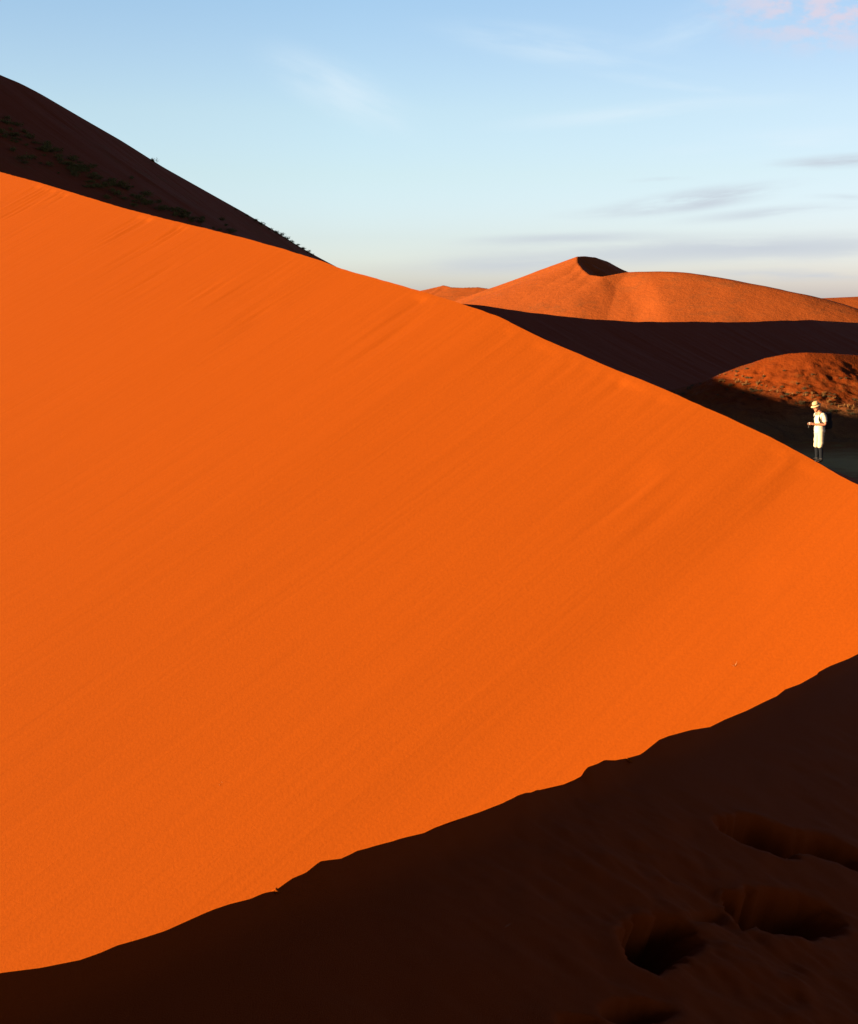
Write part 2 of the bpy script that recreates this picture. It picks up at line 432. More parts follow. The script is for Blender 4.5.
# mound that catches the sun
m_pts = [pt(660, 392, 292), pt(700, 380, 285), pt(735, 367, 276), pt(760, 359.5, 272), pt(785, 355, 270), pt(805, 354, 268), pt(830, 355, 268), pt(858, 357, 270), pt(930, 362, 276), pt(1010, 380, 280)]
def mound_h(gx, gy):
    w = 2.0 * fbm(gx * 0.03, gy * 0.03, 3)
    h = ridge_h(gx + w, gy, m_pts, 0.42, 0.5)
    lump = 0.38 * fbm(gx * 0.22 + gy * 0.1, gy * 0.10, 4) + 0.25 * fbm(gx * 0.8, gy * 0.8, 3)
    top = np.clip((ridge_h(gx, gy, m_pts, 1, 1) + 60) / 60, 0, 1)
    # gullies running down towards the viewer
    gul = -0.9 * np.abs(vnoise(gx * 0.11 + gy * 0.05, gy * 0.018 + 3)) 
    dist = -(ridge_h(gx, gy, [(a, b, 0) for a, b, c in m_pts], 1, 1))
    h = h + 0.35 + (lump + gul) * sstep(0.5, 7, dist) 
    return h
mound, bvh_mound = field('hill', 20, 150, 205, 330, 380, 330, lambda a, b: smax(mound_h(a, b), np.full(a.shape, FLOOR - 2.0), 2.0), M_mound)

# far dunes
peak = pt(577, 256.5, 1470)
cr1 = [pt(440, 297, 1560), pt(490, 294, 1540), pt(520, 283, 1520), pt(545, 273, 1500), pt(563, 262, 1485), peak]
cr2 = [peak, pt(577.5, 262, 1445), pt(582, 269, 1415), pt(589, 274.5, 1390), pt(602, 276.5, 1375), pt(628, 272, 1385), pt(655, 270.5, 1375), pt(690, 272, 1355), pt(730, 278, 1330), pt(770, 286, 1305), pt(806, 294, 1285), pt(830, 299, 1275)]
cr3 = [peak, pt(585, 256, 1482), pt(596, 257, 1500), pt(607, 261, 1525), pt(618, 266.5, 1555), pt(628, 271, 1590), pt(650, 280, 1650)]
cr4 = [pt(800, 299, 1600), pt(830, 298, 1600), pt(858, 297, 1600), pt(900, 296, 1600), pt(1000, 297, 1620)]
def far_h(gx, gy):
    wx = 1.5 * fbm(gx * 0.01, gy * 0.01, 3)
    k = sstep(0, 40, np.hypot(gx - peak[0], gy - peak[1]))
    gx2 = gx + wx * k * 0.5
    h = ridge_h(gx2, gy, cr1, 0.42, 0.5)
    h2 = ridge_h(gx2, gy, cr2, 0.36, 0.52)
    h2 = h2 - 0
    h2 = np.maximum(h2, ridge_h(gx2, gy, cr2[:4], 0.42, 0.62))
    h3 = ridge_h(gx2, gy, cr3, 0.62, 0.5)
    h = np.maximum(np.maximum(h, h2), h3)
    h = smax(h, ridge_h(gx2, gy, cr4, 0.3, 0.4), 4)
    h = smax(h, FLOOR - 5 + 2 * fbm(gx * 0.01, gy * 0.01, 3), 5)
    b = h.copy()
    for _ in range(160):
        p_ = np.pad(b, 1, mode='edge'); b = (p_[:-2, 1:-1] + p_[2:, 1:-1] + p_[1:-1, :-2] + p_[1:-1, 2:]) / 4
    kb = sstep(50, 150, np.hypot(gx - peak[0], gy - peak[1])) * sstep(-40, -10, -np.abs(gx - peak[0]) * 0 + (gx - peak[0] - 70))
    h = h * (1 - kb) + (b + 3.4) * kb
    return h + 0.4 * fbm(gx * 0.025, gy * 0.02, 4) * k
fard, bvh_far = field('hills', -80, 760, 1180, 1720, 560, 420, far_h, M_far)
# a further, very distant dune
fr = [pt(380, 294, 2600), pt(418, 290.5, 2600), pt(428, 288.5, 2590), pt(441, 284.8, 2580), pt(449, 287.6, 2555), pt(462, 288, 2540), pt(478, 287, 2530), pt(500, 290, 2500), pt(560, 296, 2440)]
fard2, _ = field('hills', -260, 420, 2380, 2800, 300, 160, lambda a, b: np.maximum(ridge_h(a + 6 * fbm(a * .01, b * .01, 2), b, fr, 0.35, 0.5), FLOOR - 3) + 0.8 * fbm(a * .02, b * .02, 3), M_far)

# valley floor and ground out to the horizon
def ground_h(gx, gy):
    r = np.hypot(gx, gy)
    return FLOOR + 1.2 * fbm(gx * 0.008, gy * 0.008, 3) * sstep(0, 200, r) + 0.3 * fbm(gx * .05, gy * .05, 3) - 2 * sstep(900, 3000, r)
t = np.linspace(-1, 1, 420); ax = np.sign(t) * (np.abs(t) ** 2.6) * 20000
gx, gy = np.meshgrid(ax, ax + 150, indexing='xy')
V = np.stack([gx, gy, ground_h(gx, gy)], -1).reshape(-1, 3); f = grid_faces(420, 420)
gr = link('ground', V, f, M_valley, V[:, :2]); set_props(gr, kind='structure')
bvh_gr = BVHTree.FromPolygons([tuple(v) for v in V.tolist()], f.tolist())

# ================================================================== sand clods and straws
def hit(bvhs, px, py):
    r = ray(px, py).normalized(); best = None
    for b in bvhs:
        h = b.ray_cast(Vector((0, 0, 0)), r)
        if h[0] is not None and (best is None or h[3] < best[3]): best = h
    return best
ALL = [bvh_near, bvh_dune, bvh_big, bvh_mid, bvh_mound, bvh_far, bvh_gr]
def clod(px, py, r, label):
    h = hit([bvh_near], px, py)
    bm = bmesh.new(); bmesh.ops.create_icosphere(bm, subdivisions=3, radius=r)
    for v in bm.verts:
        n = v.co.normalized()
        k = 1 + 0.35 * float(fbm(n.x * 1.7 + px, n.y * 1.7 + n.z * 2.1, 3))
        v.co = Vector((n.x * r * 1.25 * k, n.y * r * k, n.z * r * 0.8 * k))
    me = bpy.data.meshes.new('sand_clod'); bm.to_mesh(me); bm.free()
    me.polygons.foreach_set('use_smooth', [True] * len(me.polygons)); me.materials.append(M_clod)
    o = bpy.data.objects.new('sand_clod', me); col.objects.link(o); o.location = h[0] + Vector((0, 0, r * 0.25))
    set_props(o, label, 'sand clod', 'sand clods kicked up along the shaded crest')
clod(628.5, 761.5, 0.013, 'small orange clod of sand on the jagged crest, right of its notched step')
clod(276, 892, 0.008, 'tiny orange clod of sand low on the crest, towards its lower left end')

def blade_mesh(bm, base, tip, w, bend):
    d = (tip - base); side = d.cross(Vector((0, 0, 1)))
    side = side.normalized() * w if side.length > 1e-6 else Vector((w, 0, 0))
    pv = None
    for k in range(4):
        t = k / 3; c = base + d * t + bend * (t * t); wv = side * (1 - 0.85 * t)
        a, b = bm.verts.new(c - wv), bm.verts.new(c + wv)
        if pv: bm.faces.new((pv[0], pv[1], b, a))
        pv = (a, b)
def tuft(name, n, hgt, spread, w, mat):
    bm = bmesh.new()
    for _ in range(n):
        a = random.uniform(0, 6.283); r = random.random() ** .5
        b = Vector((math.cos(a) * r * spread * .25, math.sin(a) * r * spread * .25, -0.03 * hgt))
        tip = b + Vector((math.cos(a) * r * spread, math.sin(a) * r * spread, hgt * random.uniform(.5, 1.05) * (1 - .35 * r)))
        blade_mesh(bm, b, tip, w, Vector((math.cos(a), math.sin(a), -.6)) * hgt * .18 * random.random())
    me = bpy.data.meshes.new(name); bm.to_mesh(me); bm.free(); me.materials.append(mat); return me
for px, py, n, hg, lab in [(735, 666, 7, 0.16, 'pale dry grass wisp on the orange face above the right part of the dark crest'),
                           (220, 785, 3, 0.12, 'thin pale straw on the orange face, low in the lower left')]:
    h = hit([bvh_dune], px, py)
    o = bpy.data.objects.new('dry_straw', tuft('dry_straw', n, hg, hg * 0.9, 0.006, M_straw)); col.objects.link(o); o.location = h[0]
    set_props(o, lab, 'straw', 'pale straws on the sand')
h = hit([bvh_near], 508, 928)
bm = bmesh.new(); blade_mesh(bm, Vector((-.011, 0, .002)), Vector((.012, .004, .012)), .0015, Vector((0, 0, .002)))
me = bpy.data.meshes.new('dry_straw'); bm.to_mesh(me); bm.free(); me.materials.append(M_straw)
o = bpy.data.objects.new('dry_straw', me); col.objects.link(o); o.location = h[0]
set_props(o, 'single short straw lying on the dark shaded sand in the foreground', 'straw', 'pale straws on the sand')

# ================================================================== shrubs
def shrub_data(seed, n, r, hgt, mat):
    random.seed(seed)
    bm = bmesh.new()
    lobes = [(Vector((random.uniform(-.6, .6) * r, random.uniform(-.6, .6) * r, random.uniform(.25, .7) * hgt)), random.uniform(.35, .6)) for _ in range(6)]
    for _ in range(n):
        c, k = random.choice(lobes)
        p = c + Vector((random.gauss(0, .5), random.gauss(0, .5), random.gauss(0, .4) * hgt / r)) * r * k
        p.z = max(p.z, 0.02)
        q = Vector((random.gauss(0, 1), random.gauss(0, 1), random.gauss(0, 1))).normalized()
        t = q.orthogonal().normalized() * random.uniform(.06, .15) * r; w = q.cross(t).normalized() * random.uniform(.04, .09) * r
        vs = [bm.verts.new(p - t), bm.verts.new(p + w), bm.verts.new(p + t), bm.verts.new(p - w)]
        bm.faces.new(vs)
    me = bpy.data.meshes.new('foliage'); bm.to_mesh(me); bm.free(); me.materials.append(mat)
    bm = bmesh.new()
    for k in range(7):
        a = random.uniform(0, 6.283)
        c, _ = random.choice(lobes)
        blade_mesh(bm, Vector((0, 0, -.15 * hgt)), c + Vector((math.cos(a), math.sin(a), 0)) * r * .2, .03 * r, Vector((0, 0, .05 * hgt)))
    mt = bpy.data.meshes.new('twigs'); bm.to_mesh(mt); bm.free(); mt.materials.append(M_twig)
    return me, mt
KINDS = [shrub_data(k, 260, 1.0, 0.95, M_shrub) for k in range(4)]
OLIVE = [shrub_data(k + 20, 260, 1.0, 0.9, M_olive) for k in range(4)]
random.seed(5)
def shrub(loc, size, label, group, cat='shrub'):
    a, b = random.choice(OLIVE if group == G1 else KINDS)
    e = bpy.data.objects.new('shrub', None); col.objects.link(e)
    e.location = loc; e.scale = (size, size, size * random.uniform(.75, 1.1)); e.rotation_euler.z = random.uniform(0, 6.28)
    e.empty_display_size = .3
    f = bpy.data.objects.new('foliage', a); col.objects.link(f); f.parent = e
    t = bpy.data.objects.new('twigs', b); col.objects.link(t); t.parent = e
    set_props(e, label, cat, group)
G1 = 'shrubs on the tall shaded dune'
h = hit([bvh_big], 154, 162.5)
shrub(h[0], 1.5, 'lone dark bush standing on the skyline of the tall shaded dune', G1)
sky = [(256,220.5,1.0),(262,224,1.3),(270,229,1.0),(276,232,1.2),(281,235,1.3),(287,238.5,1.2),(292,241.5,1.0),(297,244.5,1.1),(303,248.5,1.2),(308,251.5,1.0),(312,254,.8),(236,208.8,.7),(247,215,.7)]
for px, py, r in sky:
    h = hit([bvh_big], px, py + 1.5)
    if h: shrub(h[0], r * 1.25, 'dark bush in the skyline row at the right end of the tall dune', G1)
belt = [(x + random.gauss(0, 3), 131 + x * 0.47 + random.gauss(0, 6)) for x in [random.uniform(2, 240) for _ in range(70)] if True] + [(18,128),(23,133),(30,138),(37,143),(44,147),(49,151),(22,160),(26,163),(30,161),(44,158),(40,163),(52,153),(56,158),(60,161),(64,165),(68,163),(73,168),(79,169),(83,172),(70,172),(76,176),(88,171),(93,175),(96,178),(100,180),(90,182),(85,186),(94,188),(100,190),(106,186),(110,183),(116,187),(122,190),(128,191),(112,194),(118,198),(126,199),(133,196),(139,198),(146,199),(150,203),(157,204),(165,207),(160,211),(172,211),(180,214),(187,216),(176,218),(195,221),(203,222),(212,227),(221,230),(228,233),(236,237),(246,240),(14,150),(8,125),(4,140),(12,137),(134,204),(190,222),(218,234),(60,172),(48,168),(108,199),(140,206)]
for px, py in belt:
    if py > np.interp(px, [0, 82, 163, 245, 326], [172, 195.5, 218, 238, 262]): continue
    h = hit([bvh_big], px + random.uniform(-2, 2), py + random.uniform(-2, 2))
    if h: shrub(h[0], random.uniform(.6, 1.9), 'dark olive shrub in the belt on the lower slope of the tall shaded dune', G1)
G2 = 'shrubs on the sunlit mound'
n = 0
while n < 58:
    px, py = random.uniform(672, 862), random.uniform(360, 418)
    lo = 366 + (px - 735) * -0.0 
    if py < np.interp(px, [660, 700, 735, 770, 800, 858], [388, 381, 369, 364, 364, 372]): continue
    if py > np.interp(px, [660, 740, 800, 858], [394, 398, 406, 424]): continue
    if px > 745 and random.random() < .8 and py < np.interp(px, [760, 858], [376, 395]): continue
    h = hit([bvh_mound], px, py)
    if h is None: continue
    n += 1
    lit = py < np.interp(px, [700, 740, 770, 800, 830, 858], [378, 389, 394, 399, 408, 416])
    if lit: shrub(h[0], random.uniform(.22, .55), 'small scrubby bush on the sunlit slope of the mound beyond the hiker', G2)
    else: shrub(h[0], random.uniform(.3, .7), 'low dark bush in the shade at the foot of the sunlit mound', 'shrubs at the foot of the mound')
TM = [tuft('grass_tuft', 60, 1.0, .55, .03, M_grass) for _ in range(3)]
for k in range(45):
    px = random.choice([random.gauss(738, 14), random.uniform(735, 860)])
    b = np.interp(px, [700, 740, 770, 800, 830, 858], [380, 386, 392, 397, 406, 413])
    h = hit([bvh_mound], px, b - abs(random.gauss(0, 6)))
    if h is None: continue
    o = bpy.data.objects.new('grass_tuft', random.choice(TM)); col.objects.link(o)
    sc_ = random.uniform(.4, .9); o.location = h[0]; o.scale = (sc_,) * 3; o.rotation_euler.z = random.uniform(0, 6.28)
    set_props(o, 'golden dry grass tuft at the sunlit lower edge of the mound', 'grass tuft', 'dry grass tufts on the mound')

# ================================================================== the hiker
M_skin = plain('skin', (0.26, 0.10, 0.05), 0.6, 0.3, 0.06, 20)
M_shirt = plain('white_shirt_cloth', (0.36, 0.325, 0.24), 0.85, 0.2, 0.05, 12)
M_pants = plain('cream_trouser_cloth', (0.35, 0.30, 0.19), 0.85, 0.2, 0.06, 12)
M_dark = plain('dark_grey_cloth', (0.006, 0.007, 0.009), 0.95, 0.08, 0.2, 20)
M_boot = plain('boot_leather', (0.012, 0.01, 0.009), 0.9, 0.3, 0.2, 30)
M_hat = plain('straw_hat_cloth', (0.32, 0.23, 0.11), 0.85, 0.2, 0.08, 25)
M_hair = plain('grey_brown_hair', (0.10, 0.07, 0.05), 0.7, 0.3, 0.25, 60)
M_pack = plain('black_pack_nylon', (0.005, 0.005, 0.006), 0.9, 0.1, 0.25, 30)
M_cam = plain('silver_camera_metal', (0.4, 0.38, 0.35), 0.4, 0.5, 0.05, 30)
M_black = plain('black_plastic', (0.015, 0.015, 0.015), 0.4, 0.5, 0.1, 30)

def skin_mesh(chains, sub=2):
    """chains: list of lists of ((x,y,z), r) - shared joints are merged by equal coordinates"""
    idx = {}; vs = []; rs = []; es = []
    for ch in chains:
        prev = None
        for co, r in ch:
            key = tuple(round(c, 4) for c in co)
            if key not in idx:
                idx[key] = len(vs); vs.append(co); rs.append(r)
            if prev is not None: es.append((prev, idx[key]))
            prev = idx[key]
    me = bpy.data.meshes.new('tmp'); me.from_pydata(vs, es, [])
    o = bpy.data.objects.new('tmp', me); col.objects.link(o)
    o.modifiers.new('s', 'SKIN').use_smooth_shade = True
    for i, sv in enumerate(me.skin_vertices[0].data):
        r = rs[i]; sv.radius = (r, r) if not isinstance(r, tuple) else r; sv.use_root = (i == 0)
    sb = o.modifiers.new('d', 'SUBSURF'); sb.levels = sub; sb.render_levels = sub
    dg = bpy.context.evaluated_depsgraph_get()
    out = bpy.data.meshes.new_from_object(o.evaluated_get(dg))
    bpy.data.objects.remove(o)
    return out

def ball(c, rad, rot=None, seg=24):
    bm = bmesh.new(); bmesh.ops.create_uvsphere(bm, u_segments=seg, v_segments=seg // 2, radius=1)
    m = Matrix.Translation(c) @ (rot or Matrix()) @ Matrix.Diagonal((*rad, 1))
    bmesh.ops.transform(bm, matrix=m, verts=bm.verts)
    me = bpy.data.meshes.new('b'); bm.to_mesh(me); bm.free(); return me

def join(meshes):
    bm = bmesh.new()
    for m in meshes: bm.from_mesh(m)
    me = bpy.data.meshes.new('j'); bm.to_mesh(me); bm.free(); return me

def remesh(me, vox):
    o = bpy.data.objects.new('tmp', me); col.objects.link(o)
    r = o.modifiers.new('r', 'REMESH'); r.mode = 'VOXEL'; r.voxel_size = vox; r.use_smooth_shade = True
    sm = o.modifiers.new('s', 'SMOOTH'); sm.iterations = 2; sm.factor = .5
    dg = bpy.context.evaluated_depsgraph_get()
    out = bpy.data.meshes.new_from_object(o.evaluated_get(dg)); bpy.data.objects.remove(o); return out

def part(name, me, mat, parent):
    me.name = name; me.materials.clear(); me.materials.append(mat)
    me.polygons.foreach_set('use_smooth', [True] * len(me.polygons))
    o = bpy.data.objects.new(name, me); col.objects.link(o); o.parent = parent; return o

# local frame: faces -Y, left hand at +X, soles at z = 0
person = bpy.data.objects.new('person', None); col.objects.link(person)
HD = Vector((0, -0.125, 1.60)); HR = Matrix.Rotation(R(24), 4, 'X')      # head bowed towards the hands
def hd(v): return HD + (HR @ Vector(v))
pel = ((0, 0.0, .93), .125)
chains = [[pel, ((0, .01, 1.1), .115), ((0, .0, 1.3), .13), ((0, -.005, 1.42), .085), ((0, -.05, 1.50), .058), ((tuple(hd((0, .01, -.03)))), .06)]]
for sx in (-1, 1):
    sh = (sx * .175, 0.0, 1.40); el = (sx * .235, .03, 1.12); wr = (sx * .075, -.255, 1.135)
    chains.append([((0, -.005, 1.42), .085), (sh, .062), ((sx * .21, .02, 1.26), .05), (el, .043), ((sx * .16, -.11, 1.13), .04), (wr, .029), ((sx * .055, -.30, 1.14), .033), ((sx * .05, -.335, 1.143), .03)])
    hip = (sx * .085, 0.0, .88); kn = (sx * .092, -.02, .50); an = (sx * .10, .02, .09)
    chains.append([pel, (hip, .095), ((sx * .09, -.01, .70), .08), (kn, .058), ((sx * .096, .015, .34), .056), (an, .038), ((sx * .12, -.05, .045), .04), ((sx * .13, -.15, .03), .03)])
bodyA = skin_mesh(chains)
extra = [ball(hd((0, .005, .055)), (.075, .095, .105), HR), ball(hd((0, -.03, -.02)), (.056, .065, .062), HR),   # skull, jaw
         ball(hd((0, -.098, .02)), (.013, .02, .024), HR), ball(hd((0, -.088, -.035)), (.025, .01, .012), HR),
         ball(hd((0, -.08, -.07)), (.024, .02, .02), HR), ball(hd((0, -.082, .062)), (.05, .014, .012), HR)]
for sx in (-1, 1):
    extra.append(ball(hd((sx * .078, .01, .03)), (.01, .02, .032), HR))
    # fingers curled round the little camera held between the hands
    for k in range(4):
        z = 1.165 - k * .0155; L = (.95, 1.05, 1.0, .8)[k]
        extra.append(skin_mesh([[((sx * .052, -.325, z), .0095), ((sx * (.05 + .008), -.362 , z + .002), .009), ((sx * .048, -.362 - .026 * L, z), .0085), ((sx * (.048 - .026 * L), -.362 - .034 * L, z - .002), .0075)]], 1))
    extra.append(skin_mesh([[((sx * .055, -.30, 1.16), .012), ((sx * .04, -.318, 1.178), .0105), ((sx * .022, -.34, 1.185), .009)]], 1))
body = part('body', remesh(join([bodyA] + extra), .006), M_skin, person)
for sx in (-1, 1):
    part('eye', ball(hd((sx * .03, -.084, .035)), (.011, .008, .008), HR, 12), M_black, person)
hair = part('hair', ball(hd((0, .036, .04)), (.086, .088, .10), HR), M_hair, person)

# shirt: torso, tail and short sleeves
sh = [[((0, .0, .80), .14), ((0, .0, .93), .165), ((0, .01, 1.1), .168), ((0, .0, 1.28), .16), ((0, .0, 1.40), .105), ((0, -.015, 1.465), .066)]]
for sx in (-1, 1):
    sh.append([((0, .0, 1.40), .105), ((sx * .17, 0, 1.395), .082), ((sx * .21, .018, 1.26), .074), ((sx * .226, .026, 1.175), .07)])
shm = skin_mesh(sh)
for v in shm.vertices:
    x, y, z = v.co; k = sstep(.0, .2, abs(x)) * (z < 1.3)
    v.co = v.co + Vector((1, 1, .3)) * 0.010 * float(fbm(x * 9 + y * 4, z * 11, 3))
    if z < 1.0 and abs(x) < .2: v.co.x *= 1.08
part('shirt', shm, M_shirt, person)
# open collar flaps
cm = []
for sx in (-1, 1): cm.append(ball((sx * .045, -.07, 1.45), (.035, .012, .03), Matrix.Rotation(R(20), 4, 'X')))
part('collar', join(cm), M_shirt, person)
# trousers to just below the knee
tr = [[((0, .005, 1.08), .12), ((0, .005, .95), .135)]]
for sx in (-1, 1):
    tr.append([((0, .005, .95), .135), ((sx * .085, .005, .86), .105), ((sx * .090, -.008, .68), .097), ((sx * .093, -.015, .50), .084), ((sx * .095, -.005, .42), .080)])
trm = skin_mesh(tr)
for v in trm.vertices:
    x, y, z = v.co
    v.co = v.co + Vector((1, 1, 0)) * 0.010 * float(fbm(x * 8 + y * 5, z * 12 + 3, 3))
part('trousers', trm, M_pants, person)
bl = ball((0, .005, 1.01), (.15, .13, .02)); part('belt', bl, M_boot, person)
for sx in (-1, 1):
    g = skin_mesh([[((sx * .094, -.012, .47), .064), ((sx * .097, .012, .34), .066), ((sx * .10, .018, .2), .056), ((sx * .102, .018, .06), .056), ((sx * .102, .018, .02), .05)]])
    part('lower_leg', g, M_dark, person)  # lower leg in a darker tone than the trousers, down to the boot
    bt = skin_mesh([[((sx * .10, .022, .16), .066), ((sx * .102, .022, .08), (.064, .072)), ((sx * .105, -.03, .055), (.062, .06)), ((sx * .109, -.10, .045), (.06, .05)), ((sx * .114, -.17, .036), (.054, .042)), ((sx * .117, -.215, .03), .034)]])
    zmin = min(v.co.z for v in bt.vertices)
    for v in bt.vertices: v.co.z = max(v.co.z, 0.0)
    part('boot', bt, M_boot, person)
# brimmed hat
def lathe(prof, n=40):
    bm = bmesh.new(); rings = []
    for r, z in prof:
        rings.append([bm.verts.new((r * math.cos(6.28318 * k / n), r * math.sin(6.28318 * k / n) * 1.12, z)) for k in range(n)])
    for a, b in zip(rings[:-1], rings[1:]):
        for k in range(n): bm.faces.new((a[k], a[(k + 1) % n], b[(k + 1) % n], b[k]))
    bm.faces.new(rings[-1]); bm.faces.new(rings[0][::-1])
    return bm
bm = lathe([(.082, .0), (.138, -.022), (.141, -.017), (.092, .008), (.088, .05), (.080, .085), (.055, .108), (.02, .112)])
for v in bm.verts: v.co = hd(Vector((v.co.x, v.co.y + .0, v.co.z + .10)))
bmesh.ops.recalc_face_normals(bm, faces=bm.faces)
me = bpy.data.meshes.new('hat'); bm.to_mesh(me); bm.free(); hat = part('hat', me, M_hat, person)
bm = lathe([(.0935, .010), (.0955, .012), (.093, .034), (.089, .034)])
for v in bm.verts: v.co = hd(Vector((v.co.x, v.co.y, v.co.z + .10)))
me = bpy.data.meshes.new('hat_band'); bm.to_mesh(me); bm.free(); part('hat_band', me, M_dark, hat)

face = Vector((-0.93, -0.36)).normalized()
rotz = math.atan2(face.y, face.x) + math.pi / 2
foot = hit([bvh_dune], 821.5, 464.0)
i0 = int(np.argmin(np.abs(0)))
base = Vector((pp.x, pp.y)) + un * -0.25 + Vector((0.84, 0.545)) * 0.20
gz = bvh_dune.ray_cast(Vector((base.x, base.y, 50)), Vector((0, 0, -1)))[0].z
person.location = (base.x, base.y, gz + 0.02); person.rotation_euler.z = rotz
set_props(person, 'hiker in white shirt, cream trousers and pale brimmed hat standing on the dune crest', 'person')
PM = Matrix.Translation(person.location) @ Matrix.Rotation(rotz, 4, 'Z')

# backpack (worn, so a thing of its own)
pack = bpy.data.objects.new('backpack', None); col.objects.link(pack); pack.matrix_world = PM
def rbox(c, dim, bev, seg=3):
    bm = bmesh.new(); bmesh.ops.create_cube(bm, size=1)
    for v in bm.verts: v.co = Vector(v.co[i] * dim[i] for i in range(3)) + Vector(c)
    bmesh.ops.bevel(bm, geom=list(bm.edges), offset=bev, segments=seg, affect='EDGES', profile=.6)
    me = bpy.data.meshes.new('x'); bm.to_mesh(me); bm.free(); return me
part('pack_body', rbox((0, .235, 1.20), (.29, .19, .46), .07, 4), M_pack, pack)
part('pack_pocket', rbox((0, .335, 1.11), (.22, .09, .22), .035), M_pack, pack)
part('pack_lid', rbox((0, .225, 1.42), (.27, .2, .09), .04), M_pack, pack)
for sx in (-1, 1):
    part('pack_strap', skin_mesh([[((sx * .09, .15, 1.38), (.026, .012)), ((sx * .10, .05, 1.485), (.026, .012)), ((sx * .105, -.07, 1.44), (.026, .012)), ((sx * .125, -.135, 1.28), (.024, .011)), ((sx * .155, -.05, 1.10), (.014, .01)), ((sx * .14, .14, 1.03), (.014, .01))]]), M_pack, pack)
set_props(pack, 'black backpack worn on the back of the white-shirted hiker', 'backpack')

# little camera in the hands
hc = bpy.data.objects.new('compact_camera', None); col.objects.link(hc); hc.matrix_world = PM @ Matrix.Translation((0, -.352, 1.147))
part('camera_body', rbox((0, 0, 0), (.094, .026, .06), .008), M_cam, hc)
bm = bmesh.new(); bmesh.ops.create_cone(bm, cap_ends=True, segments=28, radius1=.021, radius2=.017, depth=.022)
bmesh.ops.transform(bm, matrix=Matrix.Translation((.006, -.023, .0)) @ Matrix.Rotation(R(90), 4, 'X'), verts=bm.verts)
me = bpy.data.meshes.new('lens'); bm.to_mesh(me); bm.free(); part('lens', me, M_black, hc)
part('wrist_strap', skin_mesh([[((-.046, 0, 0), .003), ((-.055, .0, -.06), .003), ((-.05, 0, -.13), .004), ((-.04, .0, -.06), .003), ((-.045, 0, -.01), .003)]], 1), M_black, hc)
set_props(hc, 'small silver compact camera held in both hands of the hiker', 'camera')

# ================================================================== light and sky
sl = bpy.data.lights.new('sun', 'SUN'); sl.energy = 5.0; sl.angle = R(0.5); sl.color = (1.0, 0.74, 0.46)
so = bpy.data.objects.new('sun', sl); col.objects.link(so)
so.rotation_euler = SUN_V.to_track_quat('Z', 'Y').to_euler()

w = bpy.data.worlds.new('World'); scene.world = w; w.use_nodes = True
nt = w.node_tree; nt.nodes.clear(); L = nt.links.new
out = nt.nodes.new('ShaderNodeOutputWorld'); bg = nt.nodes.new('ShaderNodeBackground'); L(bg.outputs[0], out.inputs[0])
skyn = nt.nodes.new('ShaderNodeTexSky'); skyn.sky_type = 'NISHITA'; skyn.sun_disc = False
skyn.sun_elevation = SUN_EL; skyn.sun_rotation = math.atan2(SUN_H.x, SUN_H.y)
skyn.air_density = 1.0; skyn.dust_density = 0.6; skyn.ozone_density = 1.0
SKY_STRENGTH = 0.1
TINT = 0.06 / SKY_STRENGTH * 2 ** -0.4
bg.inputs['Strength'].default_value = SKY_STRENGTH
tc = nt.nodes.new('ShaderNodeTexCoord')
sep = nt.nodes.new('ShaderNodeSeparateXYZ'); L(tc.outputs['Generated'], sep.inputs[0])
def math_(op, a, b=None, clamp=False):
    m = nt.nodes.new('ShaderNodeMath'); m.operation = op; m.use_clamp = clamp
    for i, v in enumerate((a, b)):
        if v is None: continue
        if isinstance(v, (int, float)): m.inputs[i].default_value = v
        else: L(v, m.inputs[i])
    return m.outputs[0]
# clouds lie on a flat layer high above: project the direction on a plane
zz = math_('MAXIMUM', math_('ADD', sep.outputs['Z'], 0.03), 0.02)
cxn = math_('DIVIDE', sep.outputs['X'], zz); cyn = math_('DIVIDE', sep.outputs['Y'], zz)
cmb = nt.nodes.new('ShaderNodeCombineXYZ'); L(cxn, cmb.inputs[0]); L(cyn, cmb.inputs[1])
def cloud(scale, detail, lo, hi, sx, sy, off, rough=.55):
    mp = nt.nodes.new('ShaderNodeMapping'); mp.inputs['Scale'].default_value = (sx, sy, 1); mp.inputs['Location'].default_value = off
    L(cmb.outputs[0], mp.inputs[0])
    n = nt.nodes.new('ShaderNodeTexNoise'); n.inputs['Scale'].default_value = scale; n.inputs['Detail'].default_value = detail; n.inputs['Roughness'].default_value = rough
    L(mp.outputs[0], n.inputs['Vector'])
    r = nt.nodes.new('ShaderNodeMapRange'); r.interpolation_type = 'SMOOTHSTEP'; r.inputs[1].default_value = lo; r.inputs[2].default_value = hi
    L(n.outputs['Fac'], r.inputs[0]); return r.outputs[0]
def mixw(f, a, b):
    x = nt.nodes.new('ShaderNodeMix'); x.data_type = 'RGBA'; L(f, x.inputs[0])
    for sidx, v in ((6, a), (7, b)):
        if isinstance(v, tuple): x.inputs[sidx].default_value = (*v, 1)
        else: L(v, x.inputs[sidx])
    return x.outputs[2]
ramp = nt.nodes.new('ShaderNodeValToRGB'); L(sep.outputs['Z'], ramp.inputs[0])
cr = ramp.color_ramp
stops = [(0.0, (.76, .93, 1.95)), (.028, (.79, .96, 1.79)), (.043, (.76, .90, 1.57)), (.085, (.83, .92, 1.27)), (.127, (.90, .96, 1.19)), (.168, (.88, .95, 1.18)), (.20, (.85, .95, 1.18)), (.32, (.48, .45, .66)), (.6, (.20, .175, .34))]
while len(cr.elements) < len(stops): cr.elements.new(.5)
for e, (p, c) in zip(cr.elements, stops): e.position = p; e.color = (*[x * TINT for x in c], 1)
mul = nt.nodes.new('ShaderNodeMix'); mul.data_type = 'RGBA'; mul.blend_type = 'MULTIPLY'; mul.inputs[0].default_value = 1
